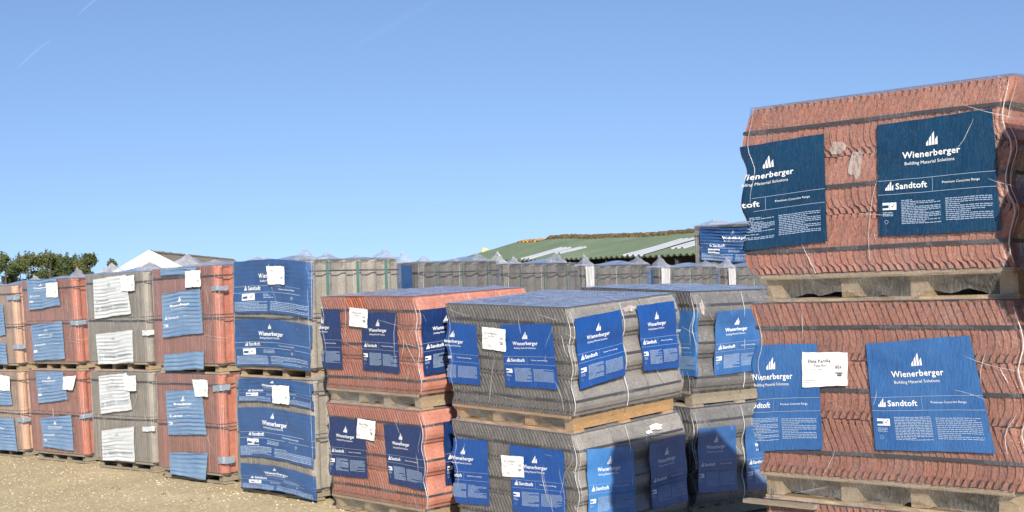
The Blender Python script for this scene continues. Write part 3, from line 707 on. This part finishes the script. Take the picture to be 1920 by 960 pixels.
place_label(pk, 'R', 1, [(.10, .72), (1.04, .70), (1.04, .30), (.10, .32)], M['lab_band'], design_band(302), 'label', .012, seed=303, curve=.01)

# lime smears and paint splats on the tiles
def smear(pk, s0, w0, rx, rz, seed, mat, off=.0065, sgn=1):
    rnd = random.Random(seed); a = [rnd.uniform(-.25, .25) for _ in range(6)]; per = per_P; mb = MB(); n = 22
    ringp = []
    for i in range(n):
        t = 2 * math.pi * i / n; r = 1 + sum(a[k] * math.sin((k + 1) * t + k) for k in range(6)) * .6; ringp.append((s0 + rx * r * math.cos(t), w0 + rz * r * math.sin(t)))
    V = [per(s0, w0, off, sgn)] + [per(s, w_, off - .001, sgn) for s, w_ in ringp]
    mb.add(V, [(0, 1 + (i + 1) % n, 1 + i) for i in range(n)]); mb.f = [f[::-1] for f in mb.f]
    return mb.build('lime_smear', mat, pk)
smear(P[('RT', 3)], .435, .628, .035, .028, 1, M['smear'], .005, -1); smear(P[('RT', 3)], .515, .545, .028, .06, 2, M['smear'], .005, -1)
smear(P[('GM', 1)], 1.98, .77, .07, .018, 4, M['paper'], .012); smear(P[('GM', 1)], 1.90, .745, .03, .012, 5, M['paper'], .012)
smear(P[('GM', 2)], 1.77, .77, .06, .02, 6, M['smear'], .012); smear(P[('GM', 1)], 1.30, .55, .02, .02, 7, M['paper'], .012)
smear(P[('GR', 2)], 1.26, .72, .02, .055, 8, M['smear'], .012)

# ------------------------------------------------------------------ ground
bases = [(v[0] + .5 * math.cos(YAW) + .4 * .72, v[1] - .3 + .3, v[2], v[4], v[5]) for k, v in STACK.items()]
def plane_z(n, x, y):
    sx, sy, sz, dy, tu, tv = STACK[n]; yaw = YAW + dy; ux, uy = math.cos(yaw), math.sin(yaw); du = (x - sx) * ux + (y - sy) * uy; dv = -(x - sx) * uy + (y - sy) * ux
    return sz - du * tu - dv * tv
def ground_z(x, y, detail=True):
    W = 0; Z = 0
    for n, s in STACK.items():
        cx = s[0] + .5 * .69 + .5 * .72; cy = s[1] - .5 * .72 + .5 * .69; d2 = (x - cx) ** 2 + (y - cy) ** 2; k = 1 / (d2 + .12) ** 2
        dl = math.sqrt(d2); lim = 1.3
        px, py = (x, y) if dl < lim else (cx + (x - cx) * lim / dl, cy + (y - cy) * lim / dl)
        W += k; Z += k * plane_z(n, px, py)
    z = Z / W - .004
    if y > 23: q = min(1, (y - 23) / 16); z -= 2.4 * q * q * (3 - 2 * q)
    r = math.hypot(x, y)
    if r > 150: z -= (r - 150) * .03
    if r < 28 and detail:
        # low broken lip in the hardstanding in front of the row
        ux, uy = math.cos(YAW), math.sin(YAW); dv = (x + 2.4059) * -uy + (y - 12.6274) * ux + 0; 
        e = -dv - .42 - .05 * math.sin(x * 3.1) - .03 * math.sin(x * 9.7)
        z -= .018 * min(1, max(0, e / .05)) if e > 0 else 0
        z += .004 * math.sin(x * 11 + y * 7) * math.sin(y * 13 - x * 5)
    return z
xs = np.concatenate([[-3000, -1200, -500, -250, -140, -80, -50, -35, -25, -18, -14], np.arange(-12, 7, .09), [8, 10, 13, 18, 25, 35, 50, 80, 140, 250, 500, 1200, 3000]])
ys = np.concatenate([[-60, -30, -15, -5, 0, 3, 5], np.arange(6, 20, .09), np.arange(20, 24, .5), np.arange(24, 42, 2), [46, 52, 60, 72, 90, 120, 150, 200, 300, 500, 900, 1600, 3000]])
gm = MB(); gm.grid([[(float(x), float(y), ground_z(float(x), float(y))) for x in xs] for y in ys])
m, t, b = newmat('gravel'); v = mapping(t)
n1 = noise(t, .9, 4, .6, v); n2 = noise(t, 28, 4, .75, v); n4 = noise(t, 7, 5, .7, v)
vo = N(t, 'TexVoronoi'); vo.inputs['Scale'].default_value = 42; t.links.new(v, vo.inputs['Vector'])
vo2 = N(t, 'TexVoronoi'); vo2.inputs['Scale'].default_value = 95; t.links.new(v, vo2.inputs['Vector'])
base = ramp(t, n1.outputs[0], [(.3, (.47, .385, .245)), (.55, (.53, .44, .285)), (.75, (.57, .48, .33))]).outputs[0]
stone = ramp(t, vo.outputs['Color'], [(0, (.80, .78, .74)), (.5, (.98, .97, .94)), (1, (1.14, 1.13, 1.1))]).outputs[0]
x_ = mixc(t, 1.0, base, stone, 'MULTIPLY')
x_ = mixc(t, 1.0, x_, ramp(t, n2.outputs[0], [(.3, (.74, .72, .68)), (.5, (1, 1, 1)), (.72, (1.16, 1.14, 1.12))]).outputs[0], 'MULTIPLY')
x_ = mixc(t, ramp(t, n4.outputs[0], [(.55, (0,) * 3), (.75, (.4,) * 3)]).outputs[0], x_, (.33, .29, .19))
t.links.new(x_, b.inputs['Base Color']); b.inputs['Roughness'].default_value = .95; b.inputs['Specular IOR Level'].default_value = .15
ad = N(t, 'Math', operation='ADD'); t.links.new(vo.outputs['Distance'], ad.inputs[0]); t.links.new(n2.outputs[0], ad.inputs[1])
ad3 = N(t, 'Math', operation='ADD'); t.links.new(ad.outputs[0], ad3.inputs[0]); t.links.new(vo2.outputs['Distance'], ad3.inputs[1]); bump(t, ad3.outputs[0], b, .5, .012)
M['gravel'] = m
tag(gm.build('ground', M['gravel'], None, True), kind='structure')
# loose stones
rnd = random.Random(5); sm = MB(); sw = MB()
def stone_at(mb, x, y, r):
    z = ground_z(x, y); V = []; 
    for i in range(6): a = i * math.pi / 3 + rnd.uniform(-.3, .3); V.append((x + r * math.cos(a) * rnd.uniform(.7, 1.2), y + r * math.sin(a) * rnd.uniform(.7, 1.2), z - .002))
    for i in range(4): a = i * math.pi / 2 + rnd.uniform(-.3, .3); V.append((x + r * .6 * math.cos(a), y + r * .6 * math.sin(a), z + r * rnd.uniform(.5, .9)))
    mb.add(V, [(6, 7, 8, 9), (0, 1, 6), (1, 7, 6), (1, 2, 7), (2, 3, 7), (3, 8, 7), (3, 4, 8), (4, 9, 8), (4, 5, 9), (5, 0, 9), (0, 6, 9)])
for i in range(9000):
    y = rnd.uniform(7.2, 17); x = rnd.uniform(-.36 * y, -.05 * y)
    stone_at(sm if rnd.random() < .998 else sw, x, y, rnd.choice([.003, .004, .006, .009]) * rnd.uniform(.7, 1.3))
tag(sm.build('loose_gravel', plain('stone', (.46, .39, .27), .9, .2, .35, 3)), 'loose beige stones scattered over the yard', 'gravel', kind='stuff')
tag(sw.build('pale_flint_chips', plain('flint', (.72, .70, .64), .8)), 'white flint chips among the gravel', 'gravel', kind='stuff')
# tufts of moss and weeds along the broken lip
rnd = random.Random(9); wm = MB()
for i in range(260):
    q = rnd.uniform(-3.6, 3.2); c = rnd.random(); ux, uy = math.cos(YAW), math.sin(YAW); e = -.44 + rnd.gauss(0, .03)
    if math.sin(q * 4.3) + math.sin(q * 9.1 + 1) < .5: continue
    x = -2.4059 - q * ux * -1 * -1 + e * -uy - 1.2 * ux; y = 12.6274 - q * uy + e * ux - 1.2 * uy; z = ground_z(x, y)
    for k in range(4):
        a = rnd.uniform(0, 6.28); l = rnd.uniform(.006, .018); wm.add([(x, y, z - .002), (x + .005 * math.cos(a + 1.5), y + .005 * math.sin(a + 1.5), z), (x + l * math.cos(a) * .6, y + l * math.sin(a) * .6, z + l)], [(0, 1, 2)])
tag(wm.build('weeds', plain('weed', (.09, .11, .04), .8)), 'low moss and weeds along the broken edge of the hardstanding', 'weeds', kind='stuff')

# loose plank poking out from under the middle red pack
u, v_, up, uu, vv = basis('RT'); r = pack_root('RT', 2, TP); r.name = 'wooden_plank'
tag(r, 'pale loose plank sticking out under the middle red pack', 'plank')
mb = MB(); mb.box(-.06, .30, -.012, .03, -.018, -.002, .0015, random.Random(3)); mb.build('board', M['wood_grey'], r)

# ------------------------------------------------------------------ green barn
def barn():
    A = Vector((-2.2, 50.75, 1.84)); E = Vector((5.45, -12, 0)).normalized(); S = Vector((-E.y, E.x, 0)); L = 19.0; hw = 2.98; rise = .66
    root = empty('barn', (A.x, A.y, -2.4)); tag(root, 'green corrugated barn with a mossy sagging ridge, open under the eave', 'barn')
    inv = lambda p: Vector(p) - Vector((A.x, A.y, -2.4))
    def roofp(a, b, amp=.034):  # a metres along eave, b 0..1 up slope
        p = A + E * a + S * (hw * b) + Vector((0, 0, rise * b))
        sag = -.10 * math.sin(math.pi * min(max((a - 3) / 12, 0), 1)) * b
        p.z += sag + amp * math.sin(a * 2 * math.pi / .30) + .008 * math.sin(a * 1.7 + b * 9); return inv(p)
    mb = MB(); na = int(L / .0375); skip = 0
    mb.grid([[roofp(L * i / na, j / 10) for i in range(na + 1)] for j in range(11)])
    m, t, b = newmat('green_sheet'); v = mapping(t); n = noise(t, .8, 5, .65, v); n2 = noise(t, 6, 4, .7, v)
    x = ramp(t, n.outputs[0], [(.3, (.105, .145, .092)), (.55, (.135, .178, .115)), (.75, (.17, .205, .145))]).outputs[0]
    x = mixc(t, ramp(t, n2.outputs[0], [(.62, (0,) * 3), (.75, (.6,) * 3)]).outputs[0], x, (.30, .27, .16)); t.links.new(x, b.inputs['Base Color']); b.inputs['Roughness'].default_value = .6
    M['green'] = m; rf = mb.build('roof', m, root, True); rf.modifiers.new('s', 'SOLIDIFY').thickness = .02
    # far slope
    mb = MB(); q = lambda a, b: inv(A + E * a + S * (hw + hw * b) + Vector((0, 0, rise * (1 - b) - .02)))
    mb.grid([[q(0, 0), q(L, 0)], [q(0, 1), q(L, 1)]]); mb.build('rear_roof', M['green'], root)
    # rooflights: translucent white sheets laid in the slope
    for (a0, a1, b0, b1) in [(5.6, 6.5, .02, .50), (7.0, 7.5, .22, .52), (12.4, 13.6, .0, .62), (13.9, 14.6, .2, .66)]:
        mb = MB(); k = int((a1 - a0) / .0375); mb.grid([[roofp(a0 + (a1 - a0) * i / k, b0 + (b1 - b0) * j / 6) + Vector((0, 0, .022)) for i in range(k + 1)] for j in range(7)])
        mb.build('rooflight', plain('rooflight', (.42, .44, .48), .35, .5, .1, 3), root, True)
    # ridge tiles crusted in moss
    rnd = random.Random(4); mb = MB(); Rr = []
    for i in range(260):
        a = 1.9 + (L - 1.9) * i / 259; c = roofp(a, 1.0, 0); row = []
        bumpy = .02 * rnd.random()
        for k in range(9):
            t_ = math.pi * k / 8; rr = .12 + bumpy + rnd.uniform(-.02, .02)
            row.append(c + S * (-math.cos(t_) * rr * 1.3) + Vector((0, 0, math.sin(t_) * rr - .02)))
        Rr.append(row)
    mb.grid(Rr); m, t, b = newmat('moss_ridge'); v = mapping(t); n = noise(t, 5, 5, .7, v); n2 = noise(t, 13, 4, .7, v)
    x = ramp(t, n.outputs[0], [(.32, (.04, .038, .015)), (.45, (.12, .095, .035)), (.56, (.16, .09, .05)), (.7, (.26, .22, .11))]).outputs[0]
    x = mixc(t, ramp(t, n2.outputs[0], [(.66, (0,) * 3), (.72, (1,) * 3)]).outputs[0], x, (.55, .5, .42)); t.links.new(x, b.inputs['Base Color']); b.inputs['Roughness'].default_value = .95
    bump(t, n2.outputs[0], b, 1, .05); mb.build('mossy_ridge', m, root)
    # broken verge: rusty patch and a dark hole near the top of the left end
    mb = MB(); mb.grid([[roofp(.25 + .0375 * i, .84 + .03 * j) + Vector((0, 0, .03 + .02 * rnd.random())) for i in range(46)] for j in range(5)]); 
    m, t, b = newmat('rust'); n = noise(t, 3, 4, .7, mapping(t)); t.links.new(ramp(t, n.outputs[0], [(.35, (.22, .07, .03)), (.5, (.42, .24, .06)), (.65, (.55, .42, .3))]).outputs[0], b.inputs['Base Color']); mb.build('rusty_patch', m, root)
    mb = MB(); mb.tube([roofp(.03, .42) + Vector((0, 0, .02)), roofp(.03, .46) + Vector((0, 0, .07)), roofp(.1, .5) + Vector((0, 0, .03))], [.04, .09, .03], 6); mb.build('roof_bracket', plain('lichen', (.55, .5, .22), .9), root, True)
    # frame, walls
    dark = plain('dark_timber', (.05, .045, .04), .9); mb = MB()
    def wall(p0, p1, z0, z1):
        P0, P1 = inv((p0.x, p0.y, 0)), inv((p1.x, p1.y, 0)); mb.add([(P0.x, P0.y, z0 + 2.4), (P1.x, P1.y, z0 + 2.4), (P1.x, P1.y, z1 + 2.4), (P0.x, P0.y, z1 + 2.4)], [(0, 1, 2, 3)])
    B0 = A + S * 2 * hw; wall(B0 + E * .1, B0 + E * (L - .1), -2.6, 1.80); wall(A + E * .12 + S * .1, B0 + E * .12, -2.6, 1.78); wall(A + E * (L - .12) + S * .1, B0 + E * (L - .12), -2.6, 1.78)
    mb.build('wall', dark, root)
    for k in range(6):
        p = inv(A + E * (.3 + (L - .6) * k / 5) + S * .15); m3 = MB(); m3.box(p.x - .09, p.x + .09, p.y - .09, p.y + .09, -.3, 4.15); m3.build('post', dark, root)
barn()

# ------------------------------------------------------------------ white gabled building
def gable():
    Pk = Vector((-9.71, 40, 2.50)); G = Vector((.989, .148, 0)); Rg = Vector((-.148, .989, 0)); hw = 3.6; drop = 2.0; Lr = 60
    root = empty('gabled_building', (Pk.x, Pk.y, -2.4)); tag(root, 'low building with white boarded gable and mossy brown corrugated roof behind the left row', 'building')
    inv = lambda p: Vector(p) - Vector((Pk.x, Pk.y, -2.4)); sl = lambda s, off=0, back=0, dz=0: inv(Pk + G * s + Rg * back + Vector((0, 0, -abs(s) * drop / hw + dz)))
    white = plain('white_board', (.78, .77, .75), .5, .4, .04, 3)
    for sg in (-1, 1):
        mb = MB()
        for (y0, y1, z0, z1) in [(-.40, -.34, -.27, .05)]:
            V = []
            for s in (0, sg * (hw + .3)):
                for y in (y0, y1):
                    for z in (z0, z1): V.append(sl(s, 0, y, z))
            mb.add(V, [(0, 1, 3, 2), (4, 6, 7, 5), (0, 4, 5, 1), (2, 3, 7, 6), (1, 5, 7, 3), (0, 2, 6, 4)])
        mb.build('bargeboard', white, root)
    mb = MB(); mb.add([sl(-hw, 0, 0, -.05), sl(0, 0, 0, -.05), sl(hw, 0, 0, -.05), inv(Pk + G * hw + Vector((0, 0, -5))), inv(Pk - G * hw + Vector((0, 0, -5)))], [(0, 1, 2, 3, 4)][::1])
    mb.build('gable_wall', plain('gable_panel', (.52, .52, .51), .6, .3, .1, 6), root)
    mb = MB(); rnd = random.Random(2)
    for i in range(26):  # little vent holes along the boards
        s = (i - 13) * .22; 
        if abs(s) < .05: continue
        c = sl(s, 0, -.012, -.34 - (.02 if i % 2 else 0)); mb.box(c.x - .025, c.x + .025, c.y - .012, c.y + .003, c.z - .03, c.z + .01)
    mb.build('vent_holes', plain('dark_gap', (.05, .05, .05)), root)
    m, t, b = newmat('moss_roof'); v = mapping(t); n = noise(t, 2.5, 5, .7, v); n2 = noise(t, 14, 4, .7, v)
    x = ramp(t, n.outputs[0], [(.3, (.19, .16, .10)), (.5, (.29, .25, .17)), (.7, (.38, .34, .26))]).outputs[0]
    x = mixc(t, ramp(t, n2.outputs[0], [(.5, (0,) * 3), (.65, (.7,) * 3)]).outputs[0], x, (.09, .085, .04)); t.links.new(x, b.inputs['Base Color']); b.inputs['Roughness'].default_value = .95
    for sg in (1, -1):
        mb = MB(); n_ = 400
        mb.grid([[sl(sg * (hw + .25) * j / 6, 0, -.26 + Lr * i / n_, .03 * math.sin(i * Lr / n_ * 2 * math.pi / .30) + .0) for i in range(n_ + 1)] for j in range(7)], sg > 0)
        mb.build('roof', m, root, True)
    mb = MB(); Rr = []
    for i in range(220):
        q = -.2 + Lr * i / 219; c = sl(0, 0, q, -.03); rr = .05 + rnd.uniform(0, .02) + (.015 if i % 5 == 0 else 0)
        Rr.append([c + G * (-math.cos(math.pi * k / 6) * rr * 1.2) + Vector((0, 0, math.sin(math.pi * k / 6) * rr)) for k in range(7)])
    mb.grid(Rr); mb.build('ridge_cap', m, root)
    mb = MB(); a, b_ = inv(Pk + G * hw * .95 + Rg * 0), inv(Pk + G * hw * .95 + Rg * Lr)
    mb.add([(a.x, a.y, -.2), (b_.x, b_.y, -.2), (b_.x, b_.y, 2.8), (a.x, a.y, 2.8)], [(0, 1, 2, 3)]); a, b_ = inv(Pk - G * hw * .95), inv(Pk - G * hw * .95 + Rg * Lr)
    mb.add([(a.x, a.y, -.2), (b_.x, b_.y, -.2), (b_.x, b_.y, 2.8), (a.x, a.y, 2.8)], [(3, 2, 1, 0)]); mb.build('wall', plain('render', (.5, .48, .44), .8, .2, .1, 2), root)
gable()

# ------------------------------------------------------------------ trees
def leafmat(name, c1, c2, c3):
    m, t, b = newmat(name); at = N(t, 'Attribute', attribute_name='tone')
    t.links.new(ramp(t, at.outputs['Fac'], [(0, c1), (.55, c2), (1, c3)]).outputs[0], b.inputs['Base Color']); b.inputs['Roughness'].default_value = .65
    return m
M['leaf'] = leafmat('leaves', (.02, .035, .010), (.07, .095, .026), (.15, .16, .05))
M['leaf_y'] = leafmat('leaves_yellowing', (.03, .04, .012), (.085, .10, .028), (.17, .15, .05))
M['bark'] = plain('bark', (.09, .07, .05), .9, .2, .3, 8)
def tree(x, y, h, wd, seed, mat, label, name='hedgerow_tree', n=5200, group='trees beyond the row on the left', cat='tree'):
    zg = ground_z(x, y); root = empty(name, (x, y, zg)); tag(root, label, cat, group); rnd = random.Random(seed)
    mb = MB(); pts = [(0, 0, -.2), (.1, .05, h * .3), (.0, .1, h * .6), (.05, 0, h * .85)]; mb.tube(pts, [.13, .11, .07, .02], 7)
    cl = []
    for k in range(22):
        a = rnd.uniform(0, 6.28); q = rnd.random() ** .6; hz = h * (.22 + .70 * rnd.random() ** .85); rr = wd * .5 * q * (1.05 - .55 * max(0, hz / h - .45))
        c = Vector((rr * math.cos(a), rr * math.sin(a) * .8, hz)); cl.append((c, rnd.uniform(.28, .55) * wd * .35, rnd.random()))
        if k < 9: mb.tube([(0, 0, hz * .45), c * .6 + Vector((0, 0, hz * .1)), c], [.05, .03, .008], 5)
    cl.append((Vector((0, 0, h * .88)), wd * .11, .6))
    mb.build('trunk', M['bark'], root, True)
    V = []; Fc = []; tn = []
    tw = []
    for k in range(90):
        c, r_, t0 = cl[rnd.randrange(len(cl))]; d = Vector((rnd.gauss(0, .8), rnd.gauss(0, .8), rnd.uniform(.2, 1.6))).normalized(); tw.append((c + d * r_ * .5, d, r_ * rnd.uniform(.7, 1.5), t0))
    for i in range(n):
        if i % 3 == 0:
            c, d, L_, t0 = tw[rnd.randrange(len(tw))]; q = rnd.random(); p = c + d * L_ * q + Vector((rnd.gauss(0, 1), rnd.gauss(0, 1), rnd.gauss(0, 1))) * .06 * (1.3 - q)
            s = rnd.uniform(.03, .06); ax = Vector((rnd.uniform(-1, 1), rnd.uniform(-1, 1), rnd.uniform(-1, 1))).normalized(); bx = ax.orthogonal().normalized()
            b = len(V); V += [p - ax * s, p - bx * s * .5, p + ax * s, p + bx * s * .5]; Fc.append((b, b + 1, b + 2, b + 3)); tn.append(min(1, t0 * .4 + rnd.random() * .6)); continue
        c, r_, t0 = cl[rnd.randrange(len(cl))]; d = Vector((rnd.gauss(0, 1), rnd.gauss(0, 1), rnd.gauss(0, 1))).normalized() * r_ * rnd.random() ** .45
        if rnd.random() < .06: d *= 1.35; 
        p = c + d; s = rnd.uniform(.035, .075); ax = Vector((rnd.uniform(-1, 1), rnd.uniform(-1, 1), rnd.uniform(-1, 1))).normalized(); bx = ax.orthogonal().normalized()
        b = len(V); V += [p - ax * s, p - bx * s * .5, p + ax * s, p + bx * s * .5]; Fc.append((b, b + 1, b + 2, b + 3)); tn.append(min(1, max(0, t0 * .5 + rnd.random() * .5)))
    o = link('crown', V, Fc, mat, root); tone_attr(o, tn)
def px2x(px, y): return (px - 960) / F * y * 1.0
rnd = random.Random(21)
tl = ['bushy tree at the far left edge behind the buff packs', 'broad dark green tree second from the left edge', 'dark rounded tree directly left of the gap in the hedge line', 'low loose tree between the dark tree and the pointed one',
      'pointed yellowish green tree left of the white gable', 'small tree peeping out just left of the white gable', 'dark tree filling the hedge behind the red brown pack']
for i, (px, dist, top, wpx, mt) in enumerate([(8, 62, 3.42, 70, 'leaf'), (50, 66, 3.40, 74, 'leaf_y'), (92, 64, 3.42, 66, 'leaf'), (128, 68, 3.10, 60, 'leaf'), (162, 60, 3.08, 46, 'leaf_y'), (212, 66, 2.98, 50, 'leaf'), (112, 72, 3.3, 80, 'leaf_y')]):
    x = px2x(px, dist); zg = ground_z(x, dist); roll = -.0421 * 0
    # crown tops follow the photo: horizon lies at 480 + .042*(960-px)
    tree(x, dist, top - zg, wpx / F * dist * 1.25, 40 + i, M[mt], tl[i], n=11000)
for px, dist, top, lab in [(872, 62, 2.14, 'thin shrub tip showing above the second back row pack'), (943, 58, 2.20, 'thin shrub tip at the low left end of the green roof')]:
    x = px2x(px, dist); zg = ground_z(x, dist); tree(x, dist, top - zg, .9, int(px), M['leaf'], lab, name='shrub', n=500, group='shrub tips by the barn', cat='shrub')

# ------------------------------------------------------------------ contrails
def contrail(x0, y0, x1, y1, wpx, alpha, label, D=3500):
    def P3(px, py):
        xr, yr = (px - 960) / F, (480 - py) / F; c, s = math.cos(ROLL), math.sin(ROLL); X = xr * c + yr * s; Z = -xr * s + yr * c
        return Vector((X * D, D, 2 + Z * D))
    a, b = P3(x0, y0), P3(x1, y1); pts = [a.lerp(b, i / 16) + Vector((0, 0, 4 * math.sin(i / 16 * 3))) for i in range(17)]; r = wpx / F * D / 2
    mb = MB(); mb.tube(pts, [r * (.15 + math.sin(math.pi * (i + .3) / 17) ** .7) for i in range(17)], 14)
    m = bpy.data.materials.new('vapour'); m.use_nodes = True; t = m.node_tree; t.nodes.clear(); o = N(t, 'OutputMaterial'); tr = N(t, 'BsdfTransparent'); df = N(t, 'BsdfDiffuse'); df.inputs[0].default_value = (.9, .9, .92, 1)
    lw = N(t, 'LayerWeight'); lw.inputs[0].default_value = .5; inv_ = N(t, 'Math', operation='SUBTRACT'); inv_.inputs[0].default_value = 1; t.links.new(lw.outputs['Facing'], inv_.inputs[1])
    pw = N(t, 'Math', operation='POWER'); pw.inputs[1].default_value = 1.6; t.links.new(inv_.outputs[0], pw.inputs[0]); ml = N(t, 'Math', operation='MULTIPLY'); ml.inputs[1].default_value = alpha; t.links.new(pw.outputs[0], ml.inputs[0])
    mi = N(t, 'MixShader'); t.links.new(ml.outputs[0], mi.inputs[0]); t.links.new(tr.outputs[0], mi.inputs[1]); t.links.new(df.outputs[0], mi.inputs[2]); t.links.new(mi.outputs[0], o.inputs[0])
    tag(mb.build('contrail', m, None, True), label, 'contrail', 'faint contrails in the sky')
contrail(146, 30, 200, -12, 6, .02, 'short pale contrail touching the top edge of the photo')
contrail(32, 130, 97, 76, 7, .018, 'short slanting contrail near the left edge of the sky')
contrail(660, 92, 850, -12, 16, .005, 'very faint broad contrail rising to the right above the middle of the row')
contrail(780, 400, 834, 378, 4, .008, 'tiny faint contrail low in the sky above the middle stacks')
